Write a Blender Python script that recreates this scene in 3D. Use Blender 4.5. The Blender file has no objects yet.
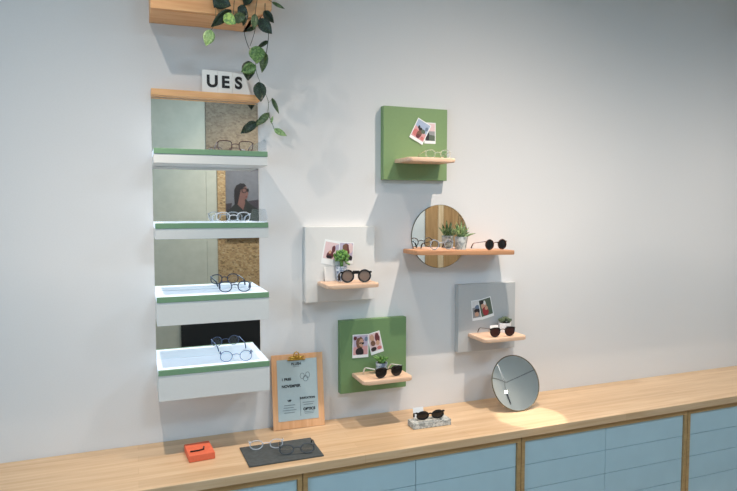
import bpy, bmesh, math, random
from mathutils import Vector, Matrix, Quaternion
random.seed(7)
sc = bpy.context.scene
col = sc.collection
PI = math.pi
rad = math.radians

# ------------------------------------------------------------------ camera
F = 603.0; YAW = rad(21.35); PITCH = rad(3.46)
CAM = Vector((0, -2.65, 1.73))
cd = bpy.data.cameras.new('camera')
cam = bpy.data.objects.new('camera', cd); col.objects.link(cam)
cd.sensor_fit = 'HORIZONTAL'; cd.sensor_width = 36.0
cd.lens = F * 36.0 / 737.0
cam.location = CAM
cam.rotation_euler = (PI/2 - PITCH, 0, -YAW)
sc.camera = cam
fw = Vector((math.sin(YAW)*math.cos(PITCH), math.cos(YAW)*math.cos(PITCH), -math.sin(PITCH)))
rt = Vector((math.cos(YAW), -math.sin(YAW), 0)); up = rt.cross(fw)

def ray(px, py):
    return fw + rt*((px-368.5)/F) + up*((245.5-py)/F)
def at(px, py, d=0.0):          # photo point -> place on the plane d metres in front of the wall
    v = ray(px, py); return CAM + v*((-d - CAM.y)/v.y)
def on(px, py, z):              # photo point -> place on a level surface at height z
    v = ray(px, py); return CAM + v*((z - CAM.z)/v.z)

# ------------------------------------------------------------------ materials
def newmat(name):
    m = bpy.data.materials.new(name); m.use_nodes = True
    nt = m.node_tree; b = nt.nodes['Principled BSDF']
    return m, nt, b
def srgb(r, g, b):
    f = lambda c: ((c/255)/12.92 if c/255 <= .04045 else (((c/255)+.055)/1.055)**2.4)
    return (f(r), f(g), f(b), 1)
def plain(name, c, rough=.5, metal=0, bump=0, scale=80, var=0.04, spec=.5):
    m, nt, b = newmat(name)
    b.inputs['Roughness'].default_value = rough
    b.inputs['Metallic'].default_value = metal
    b.inputs['Specular IOR Level'].default_value = spec
    tc = nt.nodes.new('ShaderNodeTexCoord')
    n = nt.nodes.new('ShaderNodeTexNoise'); n.inputs['Scale'].default_value = scale; n.inputs['Detail'].default_value = 4
    nt.links.new(tc.outputs['Object'], n.inputs['Vector'])
    r = nt.nodes.new('ShaderNodeValToRGB')
    e = r.color_ramp.elements
    e[0].position = .3; e[1].position = .7
    e[0].color = tuple(x*(1-var) for x in c[:3]) + (1,)
    e[1].color = tuple(min(1, x*(1+var)) for x in c[:3]) + (1,)
    nt.links.new(n.outputs['Fac'], r.inputs['Fac'])
    nt.links.new(r.outputs['Color'], b.inputs['Base Color'])
    if bump:
        bp = nt.nodes.new('ShaderNodeBump'); bp.inputs['Strength'].default_value = bump; bp.inputs['Distance'].default_value = .001
        nt.links.new(n.outputs['Fac'], bp.inputs['Height']); nt.links.new(bp.outputs['Normal'], b.inputs['Normal'])
    return m
def wood(name, c1, c2, grain=(3, 60, 60), rough=.45, staves=None, dark=None):
    """wood with grain along the axis with the smallest scale"""
    m, nt, b = newmat(name)
    b.inputs['Roughness'].default_value = rough
    tc = nt.nodes.new('ShaderNodeTexCoord')
    mp = nt.nodes.new('ShaderNodeMapping'); mp.inputs['Scale'].default_value = grain
    n = nt.nodes.new('ShaderNodeTexNoise'); n.inputs['Scale'].default_value = 1; n.inputs['Detail'].default_value = 6; n.inputs['Roughness'].default_value = .6
    n.inputs['Distortion'].default_value = .6
    nt.links.new(tc.outputs['Object'], mp.inputs['Vector']); nt.links.new(mp.outputs['Vector'], n.inputs['Vector'])
    r = nt.nodes.new('ShaderNodeValToRGB'); e = r.color_ramp.elements
    e[0].position = .3; e[1].position = .72; e[0].color = c1; e[1].color = c2
    nt.links.new(n.outputs['Fac'], r.inputs['Fac'])
    out = r.outputs['Color']
    if staves:
        bt = nt.nodes.new('ShaderNodeTexBrick')
        bt.inputs['Scale'].default_value = 1; bt.inputs['Brick Width'].default_value = staves[0]; bt.inputs['Row Height'].default_value = staves[1]
        bt.inputs['Mortar Size'].default_value = .0006; bt.offset = .37
        bt.inputs['Color1'].default_value = (.86, .84, .82, 1); bt.inputs['Color2'].default_value = (1.0, 1.0, 1.0, 1); bt.inputs['Mortar'].default_value = (.78, .72, .66, 1)
        nt.links.new(tc.outputs['Object'], bt.inputs['Vector'])
        mx = nt.nodes.new('ShaderNodeMix'); mx.data_type = 'RGBA'; mx.blend_type = 'MULTIPLY'; mx.inputs[0].default_value = .9
        nt.links.new(out, mx.inputs[6]); nt.links.new(bt.outputs['Color'], mx.inputs[7]); out = mx.outputs[2]
    nt.links.new(out, b.inputs['Base Color'])
    return m
def osb(name, cols, scale=28):
    m, nt, b = newmat(name); b.inputs['Roughness'].default_value = .6
    tc = nt.nodes.new('ShaderNodeTexCoord')
    mp = nt.nodes.new('ShaderNodeMapping'); mp.inputs['Scale'].default_value = (1, 1, 1.7)
    v = nt.nodes.new('ShaderNodeTexVoronoi'); v.inputs['Scale'].default_value = scale
    n = nt.nodes.new('ShaderNodeTexNoise'); n.inputs['Scale'].default_value = scale*.6; n.inputs['Detail'].default_value = 5
    nt.links.new(tc.outputs['Object'], mp.inputs['Vector'])
    ad = nt.nodes.new('ShaderNodeVectorMath'); ad.operation = 'ADD'
    nt.links.new(mp.outputs['Vector'], ad.inputs[0])
    sc_ = nt.nodes.new('ShaderNodeVectorMath'); sc_.operation = 'SCALE'; sc_.inputs['Scale'].default_value = .06
    nt.links.new(tc.outputs['Object'], n.inputs['Vector']); nt.links.new(n.outputs['Color'], sc_.inputs[0]); nt.links.new(sc_.outputs[0], ad.inputs[1])
    nt.links.new(ad.outputs[0], v.inputs['Vector'])
    sp = nt.nodes.new('ShaderNodeSeparateColor'); nt.links.new(v.outputs['Color'], sp.inputs[0])
    r = nt.nodes.new('ShaderNodeValToRGB'); e = r.color_ramp.elements
    e[0].color = cols[0]; e[0].position = 0; e[1].color = cols[-1]; e[1].position = 1
    for i, c in enumerate(cols[1:-1]):
        x = e.new((i+1)/(len(cols)-1)); x.color = c
    nt.links.new(sp.outputs[0], r.inputs['Fac']); nt.links.new(r.outputs['Color'], b.inputs['Base Color'])
    return m
def marble(name, c1, c2, scale=30, rough=.4):
    m, nt, b = newmat(name); b.inputs['Roughness'].default_value = rough
    tc = nt.nodes.new('ShaderNodeTexCoord')
    n = nt.nodes.new('ShaderNodeTexNoise'); n.inputs['Scale'].default_value = scale; n.inputs['Detail'].default_value = 6; n.inputs['Distortion'].default_value = 1.5
    nt.links.new(tc.outputs['Object'], n.inputs['Vector'])
    r = nt.nodes.new('ShaderNodeValToRGB'); e = r.color_ramp.elements
    e[0].position = .42; e[1].position = .58; e[0].color = c1; e[1].color = c2
    nt.links.new(n.outputs['Fac'], r.inputs['Fac']); nt.links.new(r.outputs['Color'], b.inputs['Base Color'])
    return m
def leafmat(name, c1, c2, c3=None, scale=90, lo=.45, hi=.62, rough=.4):
    m = marble(name, c1, c2, scale, rough)
    r = [n for n in m.node_tree.nodes if n.type == 'VALTORGB'][0]
    r.color_ramp.elements[0].position = lo; r.color_ramp.elements[1].position = hi
    return m
def clear(name, tint, alpha=.85, rough=.05):
    """thin transparent sheet: mostly see-through with a gloss"""
    m = bpy.data.materials.new(name); m.use_nodes = True; nt = m.node_tree
    for n in list(nt.nodes): nt.nodes.remove(n)
    o = nt.nodes.new('ShaderNodeOutputMaterial'); t = nt.nodes.new('ShaderNodeBsdfTransparent'); t.inputs['Color'].default_value = tint
    g = nt.nodes.new('ShaderNodeBsdfGlossy'); g.inputs['Roughness'].default_value = rough; g.inputs['Color'].default_value = (.9, .95, 1, 1)
    lw_ = nt.nodes.new('ShaderNodeLayerWeight'); fr = nt.nodes.new('ShaderNodeMath'); fr.operation = 'POWER'; fr.inputs[1].default_value = 9.0; nt.links.new(lw_.outputs['Facing'], fr.inputs[0])
    ad = nt.nodes.new('ShaderNodeMath'); ad.operation = 'ADD'; ad.inputs[1].default_value = 1-alpha; ad.use_clamp = True
    x = nt.nodes.new('ShaderNodeMixShader')
    nt.links.new(fr.outputs[0], ad.inputs[0]); nt.links.new(ad.outputs[0], x.inputs[0])
    nt.links.new(t.outputs[0], x.inputs[1]); nt.links.new(g.outputs[0], x.inputs[2]); nt.links.new(x.outputs[0], o.inputs[0])
    return m
def emis(name, c, s):
    m, nt, b = newmat(name); b.inputs['Emission Color'].default_value = c; b.inputs['Emission Strength'].default_value = s
    b.inputs['Base Color'].default_value = c
    return m

M = {}
M['wall'] = plain('white_plaster', srgb(222, 220, 218), .85, bump=.15, scale=160, var=.012, spec=.2)
M['ceiling'] = plain('ceiling_paint', srgb(185, 200, 208), .9, var=.02, scale=5)
M['floor'] = wood('floor_boards', srgb(150, 120, 92), srgb(186, 156, 124), (2, 30, 30), .5, (1.2, .14))
M['counter'] = wood('oak_worktop', srgb(200, 164, 124), srgb(224, 194, 158), (2.2, 38, 38), .38, (1.35, .06))
M['frame_wood'] = wood('oak_cabinet_frame', srgb(170, 134, 88), srgb(198, 162, 112), (3, 70, 70), .5)
M['shelf_wood'] = wood('pale_beech', srgb(212, 172, 140), srgb(234, 202, 176), (4, 70, 70), .5)
M['mshelf_wood'] = wood('reddish_beech', srgb(188, 130, 90), srgb(214, 160, 118), (4, 70, 70), .5)
M['clip_wood'] = wood('clipboard_wood', srgb(214, 158, 110), srgb(236, 188, 144), (40, 40, 4), .5)
M['ledge_wood'] = wood('ledge_wood', srgb(214, 156, 102), srgb(238, 190, 138), (4, 60, 60), .5)
M['box_wood'] = wood('planter_wood', srgb(218, 154, 100), srgb(240, 190, 136), (4, 60, 60), .5)
M['green'] = plain('green_paint', srgb(130, 156, 108), .55, var=.02, spec=.3)
M['green2'] = plain('deep_green_paint', srgb(112, 143, 98), .55, var=.02, spec=.3)
M['green_edge'] = plain('green_edge', srgb(116, 152, 118), .5, var=.03)
M['whitepanel'] = plain('white_panel', srgb(222, 220, 216), .6, var=.01, spec=.3)
M['greypanel'] = plain('grey_panel', srgb(187, 188, 187), .55, var=.015, spec=.3)
M['boxwhite'] = plain('white_box', srgb(218, 217, 213), .6, var=.01, spec=.3)
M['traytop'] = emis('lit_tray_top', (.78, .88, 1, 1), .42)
M['blue'] = plain('blue_drawer', srgb(184, 210, 218), .5, var=.02, scale=12, spec=.3)
M['dark'] = plain('dark_gap', srgb(28, 24, 22), .8)
M['mirror'], _nt, _b = newmat('mirror_silver'); _b.inputs['Metallic'].default_value = 1; _b.inputs['Roughness'].default_value = .015; _b.inputs['Base Color'].default_value = (.86, .88, .88, 1)
M['mirror_frame'] = plain('bronze_frame', srgb(112, 104, 84), .4, metal=.7)
M['brass'] = plain('brass', srgb(206, 162, 74), .3, metal=.85)
M['paper'] = plain('grey_paper', srgb(172, 190, 194), .8, var=.015)
M['ink'] = plain('ink', srgb(36, 42, 46), .7)
M['ink_light'] = plain('soft_ink', srgb(112, 122, 128), .7)
M['letter'] = plain('letter_black', srgb(20, 20, 22), .6)
M['tile'] = plain('tile_white', srgb(232, 232, 228), .5, var=.01)
M['card'] = plain('card_white', srgb(240, 240, 238), .6, var=.01)
M['slate'] = plain('slate', srgb(72, 76, 76), .75, bump=.5, scale=60, var=.18)
M['concrete'] = marble('concrete', srgb(150, 152, 148), srgb(206, 206, 200), 60, .8)
M['concrete_pot'] = marble('concrete_pot', srgb(136, 148, 148), srgb(192, 200, 198), 40, .75)
M['marble_pot'] = marble('marbled_pot', srgb(120, 134, 158), srgb(232, 236, 240), 55, .35)
M['bluepot'] = marble('blue_marbled_pot', srgb(104, 124, 146), srgb(196, 208, 216), 60, .3)
M['whitepot'] = plain('white_pot', srgb(232, 234, 236), .35)
M['soil'] = plain('soil', srgb(52, 40, 32), .95, var=.3, scale=200)
M['coral'] = plain('coral_felt', srgb(226, 108, 74), .7, var=.05, bump=.3)
M['black'] = plain('black_acetate', srgb(18, 18, 20), .25)
M['black_matt'] = plain('black_metal', srgb(26, 26, 28), .5)
M['tortoise'] = marble('tortoise', srgb(34, 20, 14), srgb(110, 66, 40), 120, .25)
M['brown'] = plain('brown_acetate', srgb(70, 42, 34), .3)
M['navy'] = plain('navy_acetate', srgb(36, 48, 78), .3)
M['steelblue'] = plain('blue_metal', srgb(86, 106, 146), .35, metal=.3)
M['gunmetal'] = plain('gunmetal', srgb(92, 84, 74), .35, metal=.8)
M['lens_black'], _nt, _b = newmat('lens_black'); _b.inputs['Base Color'].default_value = srgb(26, 24, 24); _b.inputs['Roughness'].default_value = .08
M['lens_brown'], _nt, _b = newmat('lens_brown'); _b.inputs['Base Color'].default_value = srgb(62, 36, 34); _b.inputs['Roughness'].default_value = .08
M['lens_grey'], _nt, _b = newmat('lens_grey'); _b.inputs['Base Color'].default_value = srgb(128, 112, 102); _b.inputs['Roughness'].default_value = .1; 
M['lens_clear'] = clear('lens_clear', (.93, .96, .98, 1), .97)
M['lens_blue'] = clear('lens_blue', (.62, .76, .86, 1), .93)
M['lens_smoke'] = clear('lens_smoke', (.8, .81, .82, 1), .93)
def sheer(name, c, alpha):
    m, nt, b = newmat(name); b.inputs['Base Color'].default_value = c; b.inputs['Roughness'].default_value = .08; b.inputs['Alpha'].default_value = alpha; return m
M['crystal'] = sheer('crystal_acetate', srgb(226, 230, 236), .34)
M['champagne'] = sheer('champagne_acetate', srgb(214, 214, 200), .24)
M['smoke'] = sheer('smoke_acetate', srgb(84, 88, 92), .9)
M['acrylic'] = clear('acrylic', (.95, .965, .985, 1), .995)
M['glass'] = clear('window_glass', (.97, .98, .99, 1), .99)
M['osb'] = osb('chipboard', [srgb(116, 90, 58), srgb(168, 132, 88), srgb(188, 154, 108), srgb(152, 116, 76), srgb(194, 166, 124)], 48)
M['osb_grey'] = osb('weathered_chipboard', [srgb(98, 80, 60), srgb(122, 104, 80), srgb(134, 116, 92), srgb(108, 90, 70)], 44)
M['plank'] = wood('plank', srgb(214, 180, 136), srgb(240, 214, 176), (30, 30, 3), .6)
M['plank_dark'] = wood('dark_plank', srgb(164, 124, 80), srgb(200, 158, 108), (30, 30, 3), .6)
M['greyplaster'] = plain('grey_plaster', srgb(186, 180, 160), .8, var=.05, scale=12)
M['backpaint'] = plain('pale_blue_grey_paint', srgb(226, 226, 220), .85, var=.02, scale=8)
M['blackpaint'] = plain('black_paint', srgb(14, 16, 18), .6)
M['leaf_dark'] = leafmat('leaf_dark', srgb(20, 36, 22), srgb(78, 104, 66), scale=190, lo=.52, hi=.72)
M['leaf_plain'] = leafmat('leaf_plain', srgb(24, 38, 20), srgb(46, 64, 34), scale=60)
M['leaf_mid'] = leafmat('leaf_mid', srgb(58, 94, 42), srgb(128, 160, 92), scale=130, lo=.44, hi=.66)
M['leaf_olive'] = leafmat('leaf_olive', srgb(66, 86, 50), srgb(104, 122, 76), scale=60)
M['leaf_light'] = leafmat('leaf_light', srgb(116, 150, 88), srgb(176, 200, 138), scale=70, lo=.4, hi=.65)
M['leaf_lime'] = leafmat('leaf_lime', srgb(104, 146, 84), srgb(186, 214, 112), scale=60, lo=.42, hi=.56)
M['stem'] = plain('stem', srgb(86, 96, 66), .6)
M['stem_dark'] = plain('dark_stem', srgb(46, 50, 36), .6)
M['succ_green'] = leafmat('succulent_green', srgb(60, 106, 42), srgb(124, 168, 80), scale=60)
M['succ_dark'] = leafmat('succulent_dark', srgb(84, 100, 76), srgb(142, 152, 120), scale=80)
M['aloe'] = leafmat('aloe_green', srgb(70, 100, 56), srgb(160, 178, 122), scale=50)
M['lampbody'] = plain('lamp_black', srgb(34, 34, 36), .5)
M['bulb'] = emis('lamp_lens', (1, .88, .72, 1), 6)
M['bulb_bright'] = emis('bulb_glow', (1, .93, .8, 1), 14)
M['metal'] = plain('steel', srgb(150, 150, 150), .35, metal=.9)
# print colours
P = {k: plain('print_'+k, srgb(*v), .45, var=.06, scale=60) for k, v in dict(
    sky=(168, 182, 206), pink=(214, 160, 160), blush=(226, 196, 196), red=(158, 52, 60), maroon=(104, 52, 56), dark=(46, 38, 42),
    skin=(206, 160, 134), grey=(150, 150, 150), moss=(92, 104, 88), rose=(206, 120, 116), lilac=(190, 176, 196), brown=(120, 84, 66),
    peach=(228, 190, 160), steel=(112, 128, 150), white=(222, 220, 218), sand=(216, 190, 160)).items()}
PO = {k: plain('poster_'+k, srgb(*v), .5, var=.08, scale=20) for k, v in dict(
    back=(112, 110, 112), hair=(34, 28, 28), skin=(120, 84, 74), lip=(110, 50, 48), shirt=(44, 44, 40), blur=(64, 56, 60), rim=(22, 20, 20), lens=(86, 88, 92), pale=(132, 130, 132)).items()}

# ------------------------------------------------------------------ mesh helpers
class MB:
    """collects shapes into one mesh"""
    def __init__(self): self.bm = bmesh.new(); self.mi = 0
    def face(self, vs):
        try:
            f = self.bm.faces.new(vs); f.material_index = self.mi; return f
        except ValueError: return None
    def box(self, a, b, bev=0, M_=None, seg=2):
        x0, y0, z0 = [min(a[i], b[i]) for i in range(3)]; x1, y1, z1 = [max(a[i], b[i]) for i in range(3)]
        vs = [self.bm.verts.new(v) for v in ((x0,y0,z0),(x1,y0,z0),(x1,y1,z0),(x0,y1,z0),(x0,y0,z1),(x1,y0,z1),(x1,y1,z1),(x0,y1,z1))]
        fs = [self.face([vs[i] for i in q]) for q in ((0,3,2,1),(4,5,6,7),(0,1,5,4),(1,2,6,5),(2,3,7,6),(3,0,4,7))]
        if M_ is not None:
            for v in vs: v.co = M_ @ v.co
        if bev:
            es = list({e for f in fs for e in f.edges})
            r = bmesh.ops.bevel(self.bm, geom=es, offset=bev, segments=seg, profile=.5, affect='EDGES')
            for f in r['faces']: f.material_index = self.mi
        return self
    def prism(self, pts, d0, d1, axis='y', bev=0, M_=None):
        """polygon (list of 2-D points) extruded; axis y: points are (x,z); axis z: (x,y); axis x: (y,z)"""
        def mk(p, d):
            return {'y': (p[0], d, p[1]), 'z': (p[0], p[1], d), 'x': (d, p[0], p[1])}[axis]
        A = [self.bm.verts.new(mk(p, d0)) for p in pts]; B = [self.bm.verts.new(mk(p, d1)) for p in pts]
        if M_ is not None:
            for v in A+B: v.co = M_ @ v.co
        fs = [self.face(A), self.face(B[::-1])]
        n = len(pts)
        for i in range(n): fs.append(self.face([A[i], B[i], B[(i+1) % n], A[(i+1) % n]]))
        if bev:
            es = list({e for f in fs[:2] if f for e in f.edges})
            r = bmesh.ops.bevel(self.bm, geom=es, offset=bev, segments=2, profile=.5, affect='EDGES')
            for f in r['faces']: f.material_index = self.mi
        return self
    def tube(self, pts, r, n=8, closed=False, flat=None):
        """sweep along points; r number or list; flat=(a,b) scales section"""
        pts = [Vector(p) for p in pts]; N = len(pts); rings = []
        rs = r if isinstance(r, (list, tuple)) else [r]*N
        ref = None
        for i in range(N):
            if closed: t = (pts[(i+1) % N]-pts[i-1])
            else: t = pts[min(i+1, N-1)]-pts[max(i-1, 0)]
            t.normalize()
            if ref is None:
                ref = Vector((0, 1, 0)) if abs(t.y) < .9 else Vector((1, 0, 0))
            u = (ref - t*ref.dot(t))
            if u.length < 1e-4: u = t.orthogonal()
            u.normalize(); w = t.cross(u); ref = u
            fa, fb = flat or (1, 1)
            rings.append([self.bm.verts.new(pts[i] + (u*math.cos(2*PI*k/n)*fa + w*math.sin(2*PI*k/n)*fb)*rs[i]) for k in range(n)])
        for i in range(N if closed else N-1):
            a, b = rings[i], rings[(i+1) % N]
            for k in range(n): self.face([a[k], a[(k+1) % n], b[(k+1) % n], b[k]])
        if not closed:
            self.face(rings[0][::-1]); self.face(rings[-1])
        return self
    def lathe(self, prof, n=32, c=(0, 0, 0)):
        rings = []
        for r, z in prof:
            rings.append([self.bm.verts.new((c[0]+r*math.cos(2*PI*k/n), c[1]+r*math.sin(2*PI*k/n), c[2]+z)) for k in range(n)])
        for a, b in zip(rings, rings[1:]):
            for k in range(n): self.face([a[k], a[(k+1) % n], b[(k+1) % n], b[k]])
        self.face(rings[0][::-1]); self.face(rings[-1])
        return self
    def sphere(self, c, r, s=(1, 1, 1), seg=12, rings=8):
        res = bmesh.ops.create_uvsphere(self.bm, u_segments=seg, v_segments=rings, radius=r)
        for v in res['verts']:
            v.co = Vector((v.co.x*s[0]+c[0], v.co.y*s[1]+c[1], v.co.z*s[2]+c[2]))
        for f in {f for v in res['verts'] for f in v.link_faces}: f.material_index = self.mi
        return self
    def build(self, name, mats, parent=None, smooth=False, loc=None, M_=None):
        if M_ is not None: self.bm.transform(M_)
        bmesh.ops.recalc_face_normals(self.bm, faces=self.bm.faces[:])
        me = bpy.data.meshes.new(name); self.bm.to_mesh(me); self.bm.free()
        if not isinstance(mats, (list, tuple)): mats = [mats]
        for m in mats: me.materials.append(m)
        if smooth:
            me.polygons.foreach_set('use_smooth', [True]*len(me.polygons))
            if hasattr(me, 'set_sharp_from_angle'): me.set_sharp_from_angle(angle=rad(40))
        o = bpy.data.objects.new(name, me); col.objects.link(o)
        if parent is not None: o.parent = parent
        if loc is not None: o.location = loc
        return o

def tag(o, label=None, cat=None, group=None, kind=None):
    if label: o['label'] = label
    if cat: o['category'] = cat
    if group: o['group'] = group
    if kind: o['kind'] = kind
    return o
def empty(name, loc, rot=(0, 0, 0), label=None, cat=None, group=None):
    o = bpy.data.objects.new(name, None); col.objects.link(o); o.empty_display_size = .05
    o.location = loc; o.rotation_euler = rot
    return tag(o, label, cat, group)
def struct(name, mb, mat):
    return tag(mb.build(name, mat), kind='structure')

# ------------------------------------------------------------------ the room
XL, XR, YB, ZC = -1.9, 5.6, -4.0, 3.15
struct('floor', MB().box((XL, YB, -.05), (XR, 0, 0)), M['floor'])
struct('ceiling', MB().box((XL, YB, ZC), (XR, 0, ZC+.05)), M['ceiling'])
struct('wall_back', MB().box((XL-.1, 0, -.05), (XR+.1, .1, ZC+.05)), M['wall'])
struct('wall_right', MB().box((XR, YB, -.05), (XR+.1, 0, ZC+.05)), M['wall'])
struct('wall_front', MB().box((XL-.1, YB-.1, -.05), (XR+.1, YB-.003, ZC+.05)), M['backpaint'])
# left wall with a shop window (daylight comes in here)
wy0, wy1, wz0, wz1 = -3.6, -1.0, .5, 2.7
w = MB(); w.box((XL-.1, YB, -.05), (XL, 0, wz0)); w.box((XL-.1, YB, wz1), (XL, 0, ZC+.05)); w.box((XL-.1, YB, wz0), (XL, wy0, wz1)); w.box((XL-.1, wy1, wz0), (XL, 0, wz1))
struct('wall_left', w, M['wall'])
w = MB(); t = .05
w.box((XL-.07, wy0, wz0), (XL-.02, wy0+t, wz1)); w.box((XL-.07, wy1-t, wz0), (XL-.02, wy1, wz1)); w.box((XL-.07, wy0, wz0), (XL-.02, wy1, wz0+t)); w.box((XL-.07, wy0, wz1-t), (XL-.02, wy1, wz1))
w.box((XL-.07, (wy0+wy1)/2-t/2, wz0), (XL-.02, (wy0+wy1)/2+t/2, wz1))
wf = struct('window_1', w, M['lampbody'])
MB().box((XL-.048, wy0+t, wz0+t), (XL-.042, wy1-t, wz1-t)).build('window_pane', M['glass'], wf)

# what stands across the room (seen in the mirrors)
def wb(x0, x1, z0, z1, y1, mat, name, parent, bev=0):
    return MB().box((x0, YB, z0), (x1, YB+y1, z1), bev).build(name, mat, parent)
st = empty('chipboard_stand', (1.2, YB, 0), label='chipboard clad display stand across the shop, reflected in the mirror panels', cat='display stand')
def local(o):      # keep the world place when parented to an empty that is already moved
    o.data.transform(Matrix.Translation(-o.parent.location)); return o
local(wb(.845, 1.75, .84, 1.42, .06, M['osb'], 'front_board', st))
local(wb(.845, .93, 1.42, 2.2, .07, M['osb'], 'post', st))
local(wb(.735, 2.1, 2.2, 2.98, .07, M['osb_grey'], 'top_board', st))
local(wb(-.6, .732, 0, 3.0, .05, M['greyplaster'], 'plaster_panel', st)); local(wb(.734, .843, .84, 2.198, .05, M['greyplaster'], 'side_panel', st))
local(wb(.45, 2.1, 0, .84, .08, M['blackpaint'], 'base_cabinet', st))
local(wb(.935, 1.75, 1.42, 1.46, .10, M['blackpaint'], 'ledge', st))
# poster of the woman in profile
pz0, pz1, px0, px1 = 1.465, 2.19, .94, 1.72
po = empty('portrait_poster', (1.3, YB, pz0), label='dim poster of a dark-haired woman in profile with round glasses, reflected in a mirror panel', cat='poster')
m = MB().box((px0, YB, pz0), (px1, YB+.012, pz1)).build('poster_sheet', PO['back'], po); local(m)
def head(px, py):
    v = ray(px, py); k = (4.0 + 2.65 - .015)/v.y; q = CAM + v*k; return (q.x, q.z)
def flatpoly(pts, y, mi, mb): mb.mi = mi; mb.prism([head(*p) for p in pts], y, y+.0008)
mb = MB()
flatpoly([(226,212),(236,203),(244,197),(250,204),(262,212),(266,222),(268,232),(222,232)], YB+.013, 0, mb)      # shirt
flatpoly([(238,196),(244,195),(245,203),(243,210),(237,204)], YB+.0145, 1, mb)                                   # neck
flatpoly([(238,187),(243,185),(246.5,187),(247.3,191),(248.2,194),(247,196),(247,198.4),(244,200),(239,198)], YB+.016, 1, mb)
flatpoly([(234,197),(234,190),(236,185.5),(240,183.3),(244,183.6),(246,186),(243,187.5),(240.5,190),(239.5,195),(237.5,204),(234.5,205)], YB+.0175, 2, mb)
mb.mi = 3
c = [head(243.9+2.3*math.cos(a), 190.3+2.4*math.sin(a)) for a in [2*PI*k/20 for k in range(20)]]
mb.tube([(p[0], YB+.02, p[1]) for p in c], .004, 6, True)
flatpoly([(246.6,188.5),(248.4,188.7),(248.5,191.6),(246.8,192)], YB+.019, 3, mb)
flatpoly([(245.3,196.2),(247.3,196.2),(247,197.2),(245.2,197.2)], YB+.019, 4, mb)
flatpoly([(248,201),(262,199),(266,203),(266,212),(252,209)], YB+.0125, 5, mb)
flatpoly([(223,204),(232,203),(230,214),(223,214)], YB+.0125, 5, mb)
local(mb.build('portrait', [PO['shirt'], PO['skin'], PO['hair'], PO['rim'], PO['lip'], PO['blur']], po))
# planks across the room, seen in the round mirror
pc = empty('plank_cladding', (3.6, YB, 0), label='upright timber boards across the shop, reflected in the round wall mirror', cat='wall cladding')
for i, (a, b_, mm) in enumerate([(3.335, 3.50, 'plank_dark'), (3.503, 3.575, 'plank'), (3.578, 3.78, 'plank_dark'), (3.783, 4.1, 'osb')]):
    local(wb(a, b_, 0, 2.6, .03+.004*i, M[mm], 'board', pc, .003))

# pendant seen in the standing mirror
def world_reflect(px, py, c, n, y):
    v = ray(px, py); k = ((c-CAM).dot(n))/v.dot(n); h = CAM+v*k; r = v-2*v.dot(n)*n
    return h + r*((y-h.y)/r.y)

# ------------------------------------------------------------------ sideboard
CT = .745      # top of the worktop
def cabinet(x0, x1, label):
    c = empty('drawer_cabinet', ((x0+x1)/2, -.215, 0), label=label, cat='cabinet', group='cabinets under the worktop')
    yf = -.422; z0, z1 = .08, CT-.042; fwd = .02; g = .0018
    b = MB(); b.box((x0+g, yf+.02, z0), (x1-g, -.005, z1-.002)); b.box((x0+.03, yf+.06, 0), (x1-.03, -.01, z0))
    local(b.build('carcass', M['dark'], c))
    b = MB()
    b.box((x0+g, yf, z0), (x0+fwd, yf+.02, z1)); b.box((x1-fwd, yf, z0), (x1-g, yf+.02, z1)); b.box((x0+fwd, yf, z1-.022), (x1-fwd, yf+.02, z1)); b.box((x0+fwd, yf, z0), (x1-fwd, yf+.02, z0+.022))
    local(b.build('face_frame', M['frame_wood'], c))
    zs = [z1-.024, .566, .45, .33, .21, z0+.024]
    xm = x0 + .493
    for a, b_ in ((x0+fwd+.002, xm-.0012), (xm+.0012, x1-fwd-.002)):
        for zt, zb in zip(zs, zs[1:]):
            local(MB().box((a, yf+.010, zb+.0012), (b_, yf+.026, zt-.0012), .0008).build('drawer', M['blue'], c))
for x0, x1, lab in ((-1.436, -.42, 'pale blue drawer cabinet at the far left end below the worktop'), (-.42, .596, 'pale blue drawer cabinet below the coral tray and the slate'),
                    (.596, 1.612, 'pale blue drawer cabinet in the middle, below the concrete tray'), (1.612, 2.628, 'pale blue drawer cabinet below the round standing mirror'),
                    (2.628, 3.644, 'pale blue drawer cabinet right of the one below the standing mirror'), (3.644, 4.66, 'pale blue drawer cabinet at the far right end below the worktop')):
    cabinet(x0, x1, lab)
wt = MB().box((-1.44, -.442, CT-.036), (4.67, -.001, CT), .0025).build('worktop', M['counter'])
tag(wt, 'long pale oak worktop along the white wall over the blue drawers', 'worktop')

# ------------------------------------------------------------------ wall boards with small shelves
BT = .036
def display_board(x0, z0, matkey, label, w_=.335, h_=.342):
    t = empty('display_board', (x0+w_/2, 0, z0), label=label, cat='display board', group=None)
    a = MB().box((-w_/2, -BT, 0), (w_/2, -.001, h_), .0012).build('panel', M[matkey], t)
    sx0, sx1, r = -.111, .130, .022
    yb, yf = -BT, -.198
    pts = [(sx0, yb)]
    for k in range(7): a_ = PI + k*PI/12; pts.append((sx0+r+r*math.cos(a_), yf+r+r*math.sin(a_)))
    for k in range(7): a_ = 1.5*PI + k*PI/12; pts.append((sx1-r+r*math.cos(a_), yf+r+r*math.sin(a_)))
    pts.append((sx1, yb))
    MB().prism(pts, .077, .095, 'z', .004).build('shelf', M['shelf_wood'], t, smooth=True)
    return t, z0+.095
bA, zA = display_board(1.097, 1.868, 'green', 'square sage green wall board, highest of the four boards, with a small beech shelf')
bB, zB = display_board(.717, 1.308, 'whitepanel', 'square white wall board with a small beech shelf, left of the round wall mirror')
bC, zC = display_board(.882, .871, 'green2', 'square green wall board just above the worktop, with a small beech shelf')
bD, zD = display_board(1.503, 1.011, 'greypanel', 'square grey wall board with a small beech shelf, above the standing mirror')

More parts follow.
